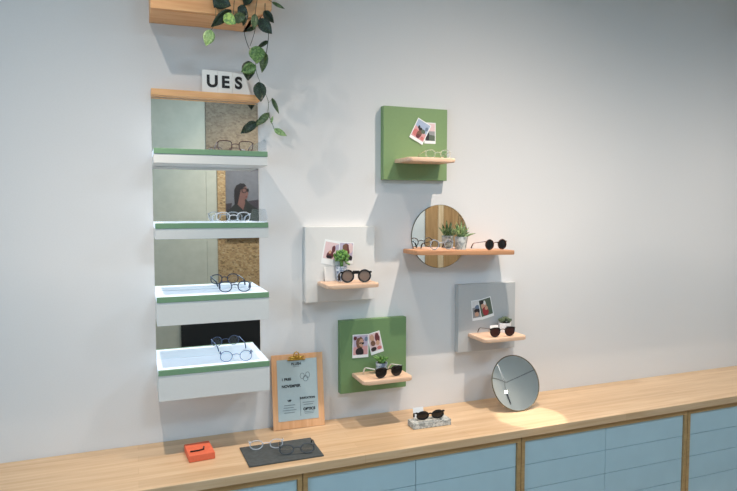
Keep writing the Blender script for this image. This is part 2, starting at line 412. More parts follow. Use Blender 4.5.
# ------------------------------------------------------------------ round mirror and its shelf
rm = empty('round_wall_mirror', (1.413, 0, 1.595), label='round frameless wall mirror behind the long reddish shelf', cat='mirror')
MB().lathe([(.155, 0), (.1565, .002), (.1565, .006), (.155, .0075)], 72).build('backing', M['mirror_frame'], rm, M_=Matrix.Rotation(PI/2, 4, 'X') )
MB().lathe([(.1545, .0076), (.1545, .0084)], 72).build('mirror_glass', M['mirror'], rm, M_=Matrix.Rotation(PI/2, 4, 'X'))
mz = 1.512
r = .02; pts = [(1.212, -.0085)]
for k in range(7): a_ = PI + k*PI/12; pts.append((1.212+r+r*math.cos(a_), -.16+r+r*math.sin(a_)))
for k in range(7): a_ = 1.5*PI + k*PI/12; pts.append((1.752-r+r*math.cos(a_), -.16+r+r*math.sin(a_)))
pts.append((1.752, -.0085))
ms = empty('wall_shelf', (1.482, 0, mz), label='long reddish beech wall shelf crossing in front of the round wall mirror', cat='shelf')
local(MB().prism(pts, mz, mz+.021, 'z', .004).build('board', M['mshelf_wood'], ms, smooth=True))
for xx in (1.245, 1.70): local(MB().box((xx-.01, -.012, mz+.003), (xx+.01, -.0005, mz+.017)).build('bracket', M['metal'], ms))
ms.rotation_euler = (0, rad(1.3), 0)
zM = mz+.021
def zMx(x): return zM - (x-1.482)*math.tan(rad(1.3)) + .0005

# ------------------------------------------------------------------ tray shelves with mirror panels (left)
X0, X1, TD = .08, .517, .20
tops = [1.9625, 1.675, 1.3875, 1.10]; hts = [.056, .062, .112, .122]
names = ['topmost green-edged white box shelf, holding brown rectangular eyeglasses', 'second green-edged white box shelf from the top, holding transparent eyeglasses', 'third green-edged white box shelf from the top, holding navy round eyeglasses', 'lowest green-edged white box shelf, holding thin blue round eyeglasses']
for i, (zt, h) in enumerate(zip(tops, hts)):
    s = empty('tray_shelf', ((X0+X1)/2, 0, zt-h), label=names[i], cat='shelf')
    local(MB().box((X0, -TD, zt-h), (X1, -.001, zt-.021), .001).build('box_body', M['boxwhite'], s))
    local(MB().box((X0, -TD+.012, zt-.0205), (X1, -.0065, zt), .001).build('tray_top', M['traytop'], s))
    local(MB().box((X0, -TD-.002, zt-.0205), (X1, -TD+.0115, zt+.0005), .001).build('green_edge', M['green_edge'], s))
    if i < 2:
        pts = [(-.006, zt), (-.19, zt)] + [(-.19+.05*(1-math.cos(k*PI/12)), zt+.055*math.sin(k*PI/12)) for k in range(1, 7)] + [(-.006, zt+.055)]
        local(MB().prism(pts, X1-.003, X1, 'x').build('side_guard', M['acrylic'], s))
mp_ = [(1.963, 2.186, 'highest mirror panel, right below the wooden ledge of the letter tiles'), (1.676, 1.905, 'mirror panel between the top and second tray shelves, reflecting a portrait'),
       (1.389, 1.612, 'mirror panel above the tray with navy round glasses, reflecting tan chipboard'), (1.10, 1.274, 'lowest mirror panel, reflecting black, behind the thin rimmed round glasses')]
for z0, z1, lab in mp_:
    tag(MB().box((X0, -.005, z0), (X1, -.0005, z1)).build('mirror_panel', M['mirror']), lab, 'mirror')

# ledge with letter tiles
lg = tag(MB().box((X0, -.055, 2.189), (X1, -.0005, 2.2135), .001).build('letter_ledge', M['ledge_wood']), 'narrow wooden ledge carrying the letter tiles over the top mirror', 'ledge')
def text_mesh(s, size, depth=.0006, bold=0.0, align='CENTER'):
    cu = bpy.data.curves.new('txt', 'FONT'); cu.body = s; cu.size = size; cu.extrude = depth; cu.offset = bold; cu.align_x = align; cu.align_y = 'CENTER'
    o = bpy.data.objects.new('txt', cu); col.objects.link(o)
    dg = bpy.context.evaluated_depsgraph_get(); dg.update()
    me = bpy.data.meshes.new_from_object(o.evaluated_get(dg)); 
    bpy.data.objects.remove(o); bpy.data.curves.remove(cu)
    return me
def text(name, s, size, mat, parent, loc, rot=(PI/2, 0, 0), bold=0.0, align='CENTER', depth=.0006):
    me = text_mesh(s, size, depth, bold, align); me.materials.clear(); me.materials.append(mat)
    o = bpy.data.objects.new(name, me); col.objects.link(o); o.parent = parent; o.location = loc; o.rotation_euler = rot
    return o
tl = 2.2138
for s, cx, pts in (('U', .3135, [(-.032, 0), (.0315, 0), (.0315, .094), (-.032, .094)]), ('E', .3765, [(-.031, 0), (.0285, 0), (.0285, .093), (-.031, .093)]), ('S', .431, [(-.0255, 0), (.052, 0), (.026, .088), (-.0255, .092)])):
    t_ = empty('letter_tile', (cx, -.03, tl), label='white tile with the black capital letter %s on the wooden ledge' % s, cat='letter tile', group=None)
    MB().prism(pts, -.0025, .0025, 'y', .0006).build('tile', M['tile'], t_)
    text('letter', s, .067, M['letter'], t_, (.009 if s == 'U' else 0, -.0032, .047), bold=.0026)

# ------------------------------------------------------------------ planter box and trailing plant
pb = empty('planter_box', (.31, -.1, 2.49), label='wooden wall planter box with a cut corner at the very top left', cat='planter')
pts = [(X0, 2.484), (.47, 2.492), (.540, 2.530), (.540, 2.66), (X0, 2.66)]
b = MB(); b.prism(pts, -.20, -.185, 'y', .001); b.prism(pts, -.015, -.0005, 'y', .001)
b.box((X0, -.185, 2.484), (.47, -.015, 2.498)); b.box((.526, -.185, 2.53), (.54, -.015, 2.66)); b.box((X0, -.185, 2.498), (X0+.014, -.015, 2.66))
b.prism([(.455, 2.484), (.47, 2.484), (.54, 2.528), (.54, 2.545)], -.185, -.015, 'y')
local(b.build('box', M['box_wood'], pb))
local(MB().box((X0+.015, -.184, 2.50), (.50, -.016, 2.63)).build('soil', M['soil'], pb))

tp = empty('trailing_plant', (.40, -.2, 2.63), label='trailing plant with dark silver-spotted leaves hanging from the planter box', cat='plant')
def lift(py, d): return d if py < 72 else max(.075 if py < 106 else .028, d-(py-72)*.012)
def vine(pts, r, mat='stem'):
    P_ = [at(p[0], p[1], lift(p[1], p[2])) for p in pts]
    # smooth
    Q = []
    for i in range(len(P_)-1):
        p0 = P_[max(i-1, 0)]; p1 = P_[i]; p2 = P_[i+1]; p3 = P_[min(i+2, len(P_)-1)]
        for k in range(5):
            t = k/5; Q.append(.5*((2*p1)+(p2-p0)*t+(2*p0-5*p1+4*p2-p3)*t*t+(3*p1-p0-3*p2+p3)*t**3))
    Q.append(P_[-1])
    local(MB().tube(Q, r, 6).build('stem', M[mat], tp, smooth=True))
def leaf(bx, by, tx, ty, wpx, kind, d=.22, fold=.25, twist=0.0, curl=.15, d2=None):
    a = at(bx, by, lift(by, d)); b_ = at(tx, ty, lift(by, d)+.008)
    L = (b_-a).length; w_ = wpx/205.0
    ax = (b_-a).normalized(); view = ((a+b_)/2 - CAM).normalized()
    side = ax.cross(view).normalized(); nrm = side.cross(ax).normalized()
    q = Quaternion(ax, twist); side = q @ side; nrm = q @ nrm
    prof = [(0, .10), (.06, .42), (.16, .78), (.3, .98), (.45, 1), (.6, .88), (.75, .62), (.88, .32), (.96, .12), (1, .01)]
    mb = MB(); rows = []
    for t, ww in prof:
        bend = -curl*L*(t*t) ; row = []
        for s in (-1, -.55, 0, .55, 1):
            hw = w_/2*ww*s
            row.append(mb.bm.verts.new(a + ax*(L*t) + side*hw + nrm*(-fold*abs(hw) + bend*0 + curl*L*math.sin(t*PI)*.5 + .0012*math.sin(9*t+3*s))))
        rows.append(row)
    for r0, r1 in zip(rows, rows[1:]):
        for k in range(4): mb.face([r0[k], r0[k+1], r1[k+1], r1[k]])
    o = mb.build('leaf', M[kind], tp, smooth=True); local(o)
    md = o.modifiers.new('thick', 'SOLIDIFY'); md.thickness = .0006
    return o
vine([(243,-14,.16),(244,0,.215),(245,12,.225),(245,24,.225),(244.5,34,.225),(249,48,.22),(256,57,.225)], .0014, 'stem_dark')
vine([(258,-12,.16),(257,0,.215),(255,16,.23),(255,30,.235),(250,46,.235)], .0012, 'stem_dark')
vine([(266,-10,.16),(265,8,.21),(267,24,.225),(268.5,36,.225),(266,54,.225),(262,66,.22)], .0014, 'stem_dark')
vine([(256,57,.225),(256,70,.22),(260,82,.21),(266,95,.205),(268.5,103,.2),(268,114,.2),(271,120,.2),(274,129,.2)], .0012, 'stem')
vine([(235,-8,.15),(234,4,.215),(233.5,14,.23)], .0012, 'stem_dark')
vine([(216,-10,.15),(216,6,.215),(215,22,.23),(210,32,.23)], .0012, 'stem')
vine([(268.5,103,.2),(272,99,.2)], .0008); vine([(269,112,.2),(270,118,.2),(272,124,.2)], .001); vine([(262,-8,.16),(268,-1,.21),(272,2,.215)], .001, 'stem_dark')
for L in [(213,-3,231,6,13,'leaf_dark',.235,.3),(231,10,211,27,8,'leaf_plain',.23,.4),(224,15,236,24,9,'leaf_lime',.25,.25),(245,15,231,22,8,'leaf_olive',.24,.2),
          (238,7,248,14,8,'leaf_dark',.23,.3),(246,11,243,26,5,'leaf_plain',.235,.5),(211,30,206,46,9,'leaf_light',.235,.2),(272,2,285,9,3,'leaf_olive',.215,.5),
          (264,11,274,23,7,'leaf_plain',.22,.6),(259,19,272,34,10,'leaf_dark',.235,.25),(255,14,254,30,6,'leaf_olive',.235,.4),(255,27,245,31.5,3.4,'leaf_plain',.23,.6),
          (268,41,257,48,3.4,'leaf_plain',.23,.6),(257,46,257,64,13,'leaf_mid',.245,.2),(265,52,262,73,7,'leaf_olive',.232,.4),(256,66,241,72,9,'leaf_mid',.25,.2),
          (249,61,248,81,11,'leaf_plain',.235,.3),(259,82,261,102,11,'leaf_dark',.225,.25),(272,98,279,114,3.8,'leaf_olive',.205,.6),(269,113,256,126,6.5,'leaf_olive',.215,.2),
          (256,122,243,132,8,'leaf_dark',.22,.3),(274,129,287,136,5.5,'leaf_light',.205,.3),(271,123,273,116,2.2,'leaf_light',.2,.4),(222,-8,214,8,9,'leaf_plain',.21,.3),(250,-6,244,6,8,'leaf_plain',.21,.3)]:
    leaf(*L)

# ------------------------------------------------------------------ glasses
def lens_outline(kind, w, h, n=36):
    pts = []
    for k in range(n):
        a = 2*PI*k/n; c, s = math.cos(a), math.sin(a)
        if kind == 'round': e = 2.0; x, z = c, s
        elif kind == 'rect':
            e = 4.0; x = math.copysign(abs(c)**(2/e), c); z = math.copysign(abs(s)**(2/e), s)
            if z < 0: x *= 1-.10*abs(z)
        elif kind == 'panto':
            e = 2.5; x = math.copysign(abs(c)**(2/e), c); z = math.copysign(abs(s)**(2/e), s)
            if z < 0: x *= 1-.16*z*z
        elif kind == 'brow':
            x, z = c, s
            if z > 0: z = math.copysign(abs(s)**.55, s)*.72; x = math.copysign(abs(c)**.75, c)*1.0
        pts.append((x*w/2, z*h/2))
    return pts
def glasses(name, label, cat, loc, yaw, W, lw, lh, kind, rr, frame, lensm, temple=None, tr=None, tlen=.115, tilt=0, pitch=0, brow=0, bridge='single', spread=1.0, roll=0, group=None, drop=True, inner=None):
    t = empty(name, loc, (pitch, roll, yaw), label, cat, group)
    tm = temple or frame; tr = tr or max(rr, .0016)
    cx = W/2 - lw/2 - rr; cz = lh/2 + rr
    ol = lens_outline(kind, lw, lh)
    fr = MB()
    for s in (-1, 1):
        fr.tube([(s*(cx + p[0]), 0, cz + p[1]) for p in ol], rr, 8, True, flat=(1.0, 1.0))
    top = cz + lh*(.22 if bridge == 'single' else .40)
    inn = cx - lw/2
    if bridge == 'bar':
        fr.box((-inn-.004, -rr, cz+lh*.18), (inn+.004, rr, cz+lh*.46), .0015)
    else:
        fr.tube([(-inn-.0005, 0, cz+lh*.12), (-inn*.5, -.001, top-.001), (0, -.0015, top), (inn*.5, -.001, top-.001), (inn+.0005, 0, cz+lh*.12)], rr, 8)
    if brow:
        for s in (-1, 1):
            fr.tube([(s*(cx+p[0]), 0, cz+p[1]+.0005) for p in ol if p[1] > lh*.12][::1], rr*brow, 8)
    for s in (-1, 1):      # end pieces
        fr.box((s*(W/2-rr*2.2), -rr, cz+lh*.26), (s*(W/2+.0015), rr+.003, cz+lh*.26+max(.004, rr*2)), .0006)
    fr.build('frame', M[frame] , t, smooth=True)
    if inner:
        b = MB()
        for s in (-1, 1): b.tube([(s*(cx + p[0]), rr*1.2, cz + p[1]) for p in ol], rr*.75, 8, True)
        b.tube([(-inn, rr*1.3, cz+lh*.12), (0, rr*1.3, top), (inn, rr*1.3, cz+lh*.12)], rr*.75, 8)
        b.build('inner_rim', M[inner], t, smooth=True)
    for s in (-1, 1):
        l = MB()
        outer = [l.bm.verts.new((s*(cx+p[0]), 0, cz+p[1])) for p in ol]; c_ = l.bm.verts.new((s*cx, -.0022, cz))
        for i in range(len(outer)): l.face([outer[i], outer[(i+1) % len(outer)], c_])
        o = l.build('lens', M[lensm], t, smooth=True)
    zt = cz+lh*.26+.003; x = W/2
    for s in (-1, 1):
        zl = .0015+tr
        if drop: P_ = [(s*x, .002, zt), (s*x*spread, tlen*.35, zt-.001-.12*(zt-zl)), (s*x*spread*.99, tlen*.74, zt-.30*(zt-zl)), (s*x*spread*.98, tlen*.84, zt-.42*(zt-zl)), (s*x*spread*.96, tlen*.93, zt-.68*(zt-zl)), (s*x*spread*.94, tlen, zl)]
        else: P_ = [(s*x, .002, zt), (s*x, tlen*.4, zt), (s*x*.98, tlen*.8, zt*.7), (s*x*.95, tlen, zt*.4)]
        MB().tube(P_, [tr]*3+[tr*1.15]*3, 8, flat=(1.3, .8)).build('temple', M[tm], t, smooth=True)
    return t
def mid(a, b): return (a+b)/2
def yaw_of(a, b): return math.atan2(b.y-a.y, b.x-a.x)

g0 = Vector((.397, -.145, tops[0]+.001))
glasses('eyeglasses', 'brown rectangular eyeglasses on the topmost tray shelf', 'glasses', g0, 0, .145, .056, .041, 'rect', .0019, 'brown', 'lens_clear', tlen=.11)
glasses('eyeglasses', 'clear transparent eyeglasses on the second tray shelf', 'glasses', Vector((.385, -.145, tops[1]+.001)), rad(2), .140, .052, .038, 'panto', .0026, 'crystal', 'lens_clear', tlen=.11)
glasses('eyeglasses', 'navy round eyeglasses on the third tray shelf', 'glasses', Vector((.386, -.152, tops[2]+.001)), rad(-8), .130, .050, .042, 'panto', .0022, 'navy', 'lens_clear', tlen=.105)
glasses('eyeglasses', 'thin blue metal round eyeglasses on the lowest tray shelf', 'glasses', Vector((.386, -.160, tops[3]+.001)), rad(-8), .130, .048, .043, 'round', .0014, 'steelblue', 'lens_clear', tlen=.11)
# board shelves
glasses('eyeglasses', 'transparent champagne eyeglasses on the shelf of the highest green board', 'glasses', Vector((1.330, -.135, zA+.001)), rad(-4), .128, .047, .037, 'panto', .0026, 'champagne', 'lens_clear', tlen=.10)
glasses('sunglasses', 'thick black round sunglasses with a flat bar, on the white board shelf', 'sunglasses', Vector((.918, -.150, zB+.001)), rad(-8), .138, .054, .052, 'round', .0036, 'black', 'lens_grey', temple='black', tr=.003, tlen=.060, bridge='bar')
glasses('sunglasses', 'black sunglasses with dark lenses and pale temples, on the lower green board shelf', 'sunglasses', Vector((1.070, -.168, zC+.001)), rad(8), .142, .055, .051, 'brow', .0022, 'black', 'lens_black', temple='tile', tr=.0028, tlen=.118, brow=1.4)
glasses('sunglasses', 'browline sunglasses with brown lenses on the grey board shelf', 'sunglasses', Vector((1.672, -.172, zD+.001)), rad(-2), .139, .053, .050, 'brow', .0020, 'black', 'lens_brown', temple='gunmetal', tr=.0018, tlen=.125, brow=1.4)
glasses('eyeglasses', 'clear round eyeglasses in front of the round wall mirror', 'glasses', Vector((1.362, -.118, zMx(1.362)+.001)), rad(4), .128, .045, .044, 'round', .0026, 'crystal', 'lens_clear', temple='black', tlen=.09, inner='black')
glasses('sunglasses', 'round black sunglasses at the right end of the long reddish shelf', 'sunglasses', Vector((1.652, -.135, zMx(1.652)+.0015)), rad(6), .132, .050, .048, 'round', .0022, 'tortoise', 'lens_black', temple='tortoise', tr=.0022, tlen=.115)

# ------------------------------------------------------------------ slate with two eyeglasses, concrete tray, coral tray
tag(MB().prism([(.389, -.199), (.691, -.198), (.690, -.396), (.394, -.396)], CT+.0005, CT+.0065, 'z', .001).build('slate_board', M['slate']), 'flat dark grey slate board on the left half of the worktop', 'slate')
zs = CT+.0072
glasses('eyeglasses', 'crystal clear eyeglasses with pinkish glints lying at the rear of the slate', 'glasses', Vector((.488, -.258, zs)), rad(-9), .136, .050, .036, 'panto', .0026, 'crystal', 'lens_clear', tlen=.055, spread=1.02)
glasses('eyeglasses', 'smoky grey transparent eyeglasses lying at the front of the slate', 'glasses', Vector((.592, -.352, zs)), rad(-10), .142, .053, .038, 'panto', .0030, 'smoke', 'lens_smoke', temple='black', tr=.0018, tlen=.10)
ct = empty('concrete_tray', (1.243, -.235, CT+.0005), (0, 0, rad(-1)), 'small speckled concrete tray on the worktop holding black sunglasses', 'tray')
b = MB(); b.box((-.094, -.034, 0), (.094, .034, .018), .002)
b.box((-.094, -.034, .018), (-.058, .034, .027), .002); b.box((.054, -.034, .018), (.094, .034, .027), .002); b.box((-.058, .024, .018), (.054, .034, .027), .002); b.box((-.058, -.034, .018), (.054, -.026, .027), .002)
b.build('tray_block', M['concrete'], ct)
glasses('sunglasses', 'black oval sunglasses resting in the concrete tray', 'sunglasses', Vector((1.243, -.243, CT+.0285)), rad(-4), .136, .056, .036, 'round', .0032, 'black', 'lens_black', tlen=.040, tr=.003)
def card(name, label, x, y, z, w_, h_, yaw=0, tilt=rad(-8), mat='card'):
    o = MB().box((-w_/2, -.0006, 0), (w_/2, .0006, h_), 0).build(name, M[mat]); o.location = (x, y, z); o.rotation_euler = (tilt, 0, yaw); tag(o, label, 'card'); return o
a = at(416, 416, .205); b2 = at(425.5, 416, .205)
card('price_card', 'small white card standing behind the sunglasses of the concrete tray', (a.x+b2.x)/2-.006, -.2, CT+.0005, .052, .072, 0, rad(-10))
card('price_card', 'small white card against the white board, left of the marbled pot', .838, -.052, zB+.0005, .07, .066, rad(8), rad(-10), 'whitepanel')
card('price_card', 'small white card beside the white pot on the grey board shelf', 1.690, -.075, zD+.0005, .048, .038, 0, rad(-8))

cl = empty('coral_tray', (.229, -.20, CT+.0005), (0, 0, rad(4)), 'coral orange display block at the left edge of the worktop', 'tray')
MB().box((-.05, -.065, 0), (.05, .065, .028), .003).build('block', M['coral'], cl)
MB().tube([(-.04, -.03, .031), (-.01, -.032, .031), (.012, -.026, .031), (.018, 0, .031)], .003, 8).build('cord', M['black'], cl, smooth=True)

# ------------------------------------------------------------------ clipboard
BLc, BRc = Vector((.561, -.052, CT+.001)), Vector((.799, -.060, CT+.001))
cb = empty('clipboard', (BLc+BRc)/2, (rad(-7.5), 0, yaw_of(BLc, BRc)), 'wooden clipboard with a grey printed sheet, leaning on the wall under the lowest tray shelf', 'clipboard')
w_, h_ = .236, .331
MB().box((-w_/2, -.003, 0), (w_/2, .003, h_), .0012).build('board', M['clip_wood'], cb)
MB().box((-w_*.40, -.0044, .036), (w_*.38, -.0034, h_*.93)).build('sheet', M['paper'], cb)
yt = -.0049
text('heading', 'BLUSH', .0155, M['ink'], cb, (-.006, yt, h_*.865), bold=.0006, depth=.0003)
text('line', 'eyewear', .0085, M['ink_light'], cb, (-.006, yt, h_*.835), depth=.0003)
text('line', '1 FREE', .0155, M['ink'], cb, (-w_*.32, yt, h_*.665), bold=.0006, align='LEFT', depth=.0003)
text('line', 'NOVEMBER', .0165, M['ink'], cb, (-w_*.32, yt, h_*.57), bold=.0007, align='LEFT', depth=.0003)
text('line', 'VIP', .0125, M['ink'], cb, (-w_*.18, yt, h_*.375), bold=.0006, depth=.0003)
text('line', 'INVITATION', .0125, M['ink'], cb, (w_*.17, yt, h_*.395), bold=.0006, depth=.0003)
text('line', 'OPTICS', .0165, M['ink'], cb, (w_*.20, yt, h_*.245), bold=.0008, depth=.0003)
b = MB()
for (cx, cz, rx, rz) in ((.020, .695, .012, .013), (.045, .705, .011, .013), (.035, .66, .014, .012)):
    b.tube([(cx+rx*math.cos(a)*.8, yt, cz*h_+rz*math.sin(a)) for a in [2*PI*k/24 for k in range(24)]], .0009, 5, True)
b.tube([(.026, yt, .665*h_), (.030, yt, .68*h_), (.037, yt, .70*h_)], .0008, 5)
b.build('ring_drawing', M['ink_light'], cb)
b = MB()
b.box((.006, yt-.0003, h_*.16), (.0075, yt+.0003, h_*.42))
for i, (x0_, x1_) in enumerate(((-.066, -.018), (-.07, -.024), (-.074, -.012), (-.068, -.02))): b.box((x0_, yt-.0003, h_*(.315-.033*i)), (x1_, yt+.0003, h_*(.321-.033*i)))
for i, (x0_, x1_) in enumerate(((.018, .072), (.022, .066))): b.box((x0_, yt-.0003, h_*(.335-.03*i)), (x1_, yt+.0003, h_*(.341-.03*i)))
for i in range(2): b.box((.022+.004*i, yt-.0003, h_*(.205-.02*i)), (.07-.003*i, yt+.0003, h_*(.210-.02*i)))
b.build('ruled_lines', M['ink_light'], cb)
b = MB(); b.box((-.040, -.010, h_*.945), (.042, -.0045, h_*.962), .001)
b.prism([(-.032, h_*.962), (.034, h_*.962), (.022, h_*1.0), (.012, h_*1.012), (-.010, h_*1.012), (-.020, h_*1.0)], -.010, -.004, 'y', .001)
b.tube([(-.036, -.013, h_*.985), (-.026, -.015, h_*1.0), (-.020, -.013, h_*.99), (-.010, -.014, h_*.985)], .003, 8)
b.tube([(.038, -.013, h_*.985), (.028, -.015, h_*1.0), (.022, -.013, h_*.99), (.012, -.014, h_*.985)], .003, 8)
b.tube([(.001+.011*math.cos(a), -.012, h_*1.022+.012*math.sin(a)) for a in [2*PI*k/20 for k in range(20)]], .0026, 8, True)
b.sphere((.001, -.013, h_*.995), .006)
b.bm.transform(Matrix.Translation((-.006, 0, -.010)))
b.build('clip', M['brass'], cb, smooth=True)

# ------------------------------------------------------------------ standing mirror
TILT = rad(20); RM = .136
mb0 = on(521, 411.5, CT)
mc = Vector((mb0.x, mb0.y, CT+.0015)) + Vector((0, RM*math.sin(TILT), RM*math.cos(TILT)))
sm = empty('standing_mirror', (mb0.x, mb0.y, CT+.0015), (-TILT, 0, 0), 'round thin-framed table mirror leaning back at the right end of the worktop', 'mirror')
RX = Matrix.Rotation(PI/2, 4, 'X')
MB().lathe([(RM-.004, -.006), (RM-.004, .0005)], 72).build('mirror_glass', M['mirror'], sm, M_=Matrix.Translation((0, 0, RM)) @ RX)
MB().tube([(RM*math.cos(a)*.985, 0, RM+RM*math.sin(a)*.985) for a in [2*PI*k/72 for k in range(72)]], .0026, 8, True).build('rim', M['mirror_frame'], sm, smooth=True)
yb_ = .105
RXi = Matrix.Rotation(TILT, 4, 'X')
foot = RXi @ Vector((0, .115, 0))
MB().tube([(0, .007, RM*1.1), (foot.x, foot.y, foot.z+.004)], .003, 8).build('back_leg', M['mirror_frame'], sm, smooth=True)

# pendant lamp reflected in it
nrm = Vector((0, -math.cos(TILT), math.sin(TILT)))
q = world_reflect(506, 392, mc, nrm, -3.55)
pl = empty('pendant_lamp', q, label='small pendant lamp with a glowing bulb, reflected in the standing mirror', cat='lamp')
MB().sphere((0, 0, 0), .017, seg=16, rings=10).build('bulb', M['bulb_bright'], pl, smooth=True)
MB().lathe([(.006, -.15), (.009, -.08), (.010, -.03), (.008, -.02)], 20).build('socket', M['lampbody'], pl)
k1 = world_reflect(503.5, 383, mc, nrm, -3.55) - q; k2 = world_reflect(534, 371, mc, nrm, -3.55) - q; k0 = world_reflect(494, 381, mc, nrm, -3.55) - q
zq = ZC - q.z
b = MB(); b.tube([(0, 0, .02), k1+Vector((0, .03, 0)), (k1.x, k1.y, zq)], .004, 6); b.build('cord', M['metal'], pl)
sg = empty('cable', q, label='dark lighting cable strung across the shop, reflected in the standing mirror', cat='cable')
MB().tube([(k0.x-.5, .06, zq), k0+Vector((-.5, .06, .15)), k0+Vector((0, .06, 0)), k1+Vector((0, .06, -.02)), (k1+k2)/2+Vector((0, .06, -.01)), k2+Vector((0, .06, 0)), k2+Vector((.25, .06, .1)), (k2.x+.25, .06, zq)], .0045, 6).build('strand', M['metal'], sg)

# ------------------------------------------------------------------ potted plants
def pot(name, label, loc, r0, r1, h, matkey, square=False):
    t = empty(name, loc, label=label, cat='potted plant')
    if square:
        MB().box((-r1, -r1*.8, 0), (r1, r1*.8, h), .003).build('pot', M[matkey], t)
    else:
        MB().lathe([(r0, 0), (r1, h), (r1-.003, h), (r1-.004, h-.006), (.001, h-.006)], 28).build('pot', M[matkey], t, smooth=True)
    MB().lathe([(r1*.80, h-.0055), (r1*.80, h-.003)], 20).build('soil', M['soil'], t)
    return t
def spike(mb, base, tip, r, bow=.15, flat=.45):
    base = Vector(base); tip = Vector(tip); d = tip-base; side = Vector((d.x, d.y, 0))
    P_ = [base + d*t + Vector((0, 0, d.length*bow*math.sin(t*PI))) for t in (0, .2, .4, .6, .8, 1)]
    mb.tube(P_, [r*.8, r, r*.9, r*.7, r*.42, r*.05], 6, flat=(1, 1))
# B: green bushy succulent
rnd = random.Random(3)
pB = pot('potted_succulent', 'white and blue marbled pot with a bright green bushy succulent on the white board shelf', (at(341.5, 275, .065).x, -.065, zB+.0005), .022, .027, .068, 'marble_pot')
b = MB()
for i in range(95):
    a = rnd.uniform(0, 2*PI); el = rnd.uniform(-.25, 1.45); R_ = rnd.uniform(.022, .037)
    c = (math.cos(a)*math.cos(el)*R_, math.sin(a)*math.cos(el)*R_, .100+math.sin(el)*R_*1.1)
    b.sphere(c, .0075, (rnd.uniform(.6, 1.1), rnd.uniform(.6, 1.1), rnd.uniform(.7, 1.3)), 8, 5)
b.tube([(0, 0, .062), (0, 0, .10)], .008, 8); b.tube([(.02, 0, .085), (.038, -.008, .074)], .005, 6)
b.build('foliage', M['succ_green'], pB, smooth=True)
# C: blue pot with spreading leaves
pC = pot('potted_succulent', 'blue-grey marbled pot with a low spreading green plant on the lower green board shelf', (at(381.5, 368, .09).x, -.09, zC+.0005), .024, .028, .05, 'bluepot')
b = MB()
for (x, y, z) in ((-.05, -.005, .082), (-.035, .01, .086), (-.015, -.02, .088), (.01, -.01, .084), (.03, -.02, .074), (.038, .01, .07), (-.03, -.02, .074), (.0, .015, .08)):
    spike(b, (0, 0, .045), (x, y, z), .0085, .12)
b.build('foliage', M['succ_green'], pC, smooth=True)
# D: white pot with dark rosettes
pD = pot('potted_succulent', 'small white pot with three dark rosettes on the grey board shelf', (at(504.5, 324, .07).x, -.07, zD+.0005), .028, .032, .048, 'whitepot')
b = MB()
for (cx, cy, cz, s) in ((-.022, -.004, .062, 1), (.003, 0, .068, 1.1), (.024, -.004, .060, .9), (.008, .018, .06, 1)):
    for ring, (n, el, L) in enumerate(((7, .25, .020), (6, .7, .018), (4, 1.15, .014))):
        for k in range(n):
            a = 2*PI*k/n + ring*.4
            spike(b, (cx, cy, cz-.014), (cx+math.cos(a)*math.cos(el)*L*s, cy+math.sin(a)*math.cos(el)*L*s, cz-.014+math.sin(el)*L*s+.012), .0046, .1)
b.build('foliage', M['succ_dark'], pD, smooth=True)
# mirror shelf: concrete pot with spiky aloe
pM = pot('potted_aloe', 'grey concrete pot with a spiky aloe in front of the round wall mirror', (at(460.8, 243, .075).x, -.075, zMx(1.505)+.0005), .027, .030, .062, 'concrete_pot')
b = MB()
for (x, y, z) in ((-.045, -.01, .105), (-.034, .0, .125), (-.018, .01, .135), (-.002, -.005, .142), (.012, .008, .132), (.026, 0, .13), (.040, -.008, .108), (.050, .0, .085), (.082, -.004, .078), (-.02, -.02, .11), (.012, -.022, .112), (0, .02, .12), (-.03, .02, .1), (.03, .02, .1)):
    spike(b, (x*.12, y*.2, .056), (x, y*1.4, z), .0066, .05)
b.build('foliage', M['aloe'], pM, smooth=True)

# ------------------------------------------------------------------ instant photos
def photo(label, cpx, d, w_, h_, rot, bits, border=(.004, .004, .014)):
    """cpx centre in the photograph, d distance from wall, bits: list of (material, polygon in 0..1 of the picture)"""
    c = at(cpx[0], cpx[1], d)
    t = empty('instant_photo', c, (0, rad(rot), 0), label, 'photo')
    MB().box((-w_/2, -.0006, -h_/2), (w_/2, .0, h_/2)).build('card', M['card'], t)
    l, tp_, bt = border; x0, x1, z0, z1 = -w_/2+l, w_/2-l, -h_/2+bt, h_/2-tp_
    mats = []; b = MB()
    for i, (mk, poly) in enumerate(bits):
        if P[mk] not in mats: mats.append(P[mk])
        b.mi = mats.index(P[mk])
        b.prism([(x0+u*(x1-x0), z0+v*(z1-z0)) for u, v in poly], -.0007-.00012*i, -.0006-.00012*(i-1)-.0001)
    b.build('picture', mats, t)
R4 = [(0, 0), (1, 0), (1, 1), (0, 1)]
def blob(cx, cy, rx, ry, n=14, j=.12, seed=0):
    rg = random.Random(seed); return [(min(1, max(0, cx+rx*math.cos(2*PI*k/n)*(1+rg.uniform(-j, j)))), min(1, max(0, cy+ry*math.sin(2*PI*k/n)*(1+rg.uniform(-j, j))))) for k in range(n)]
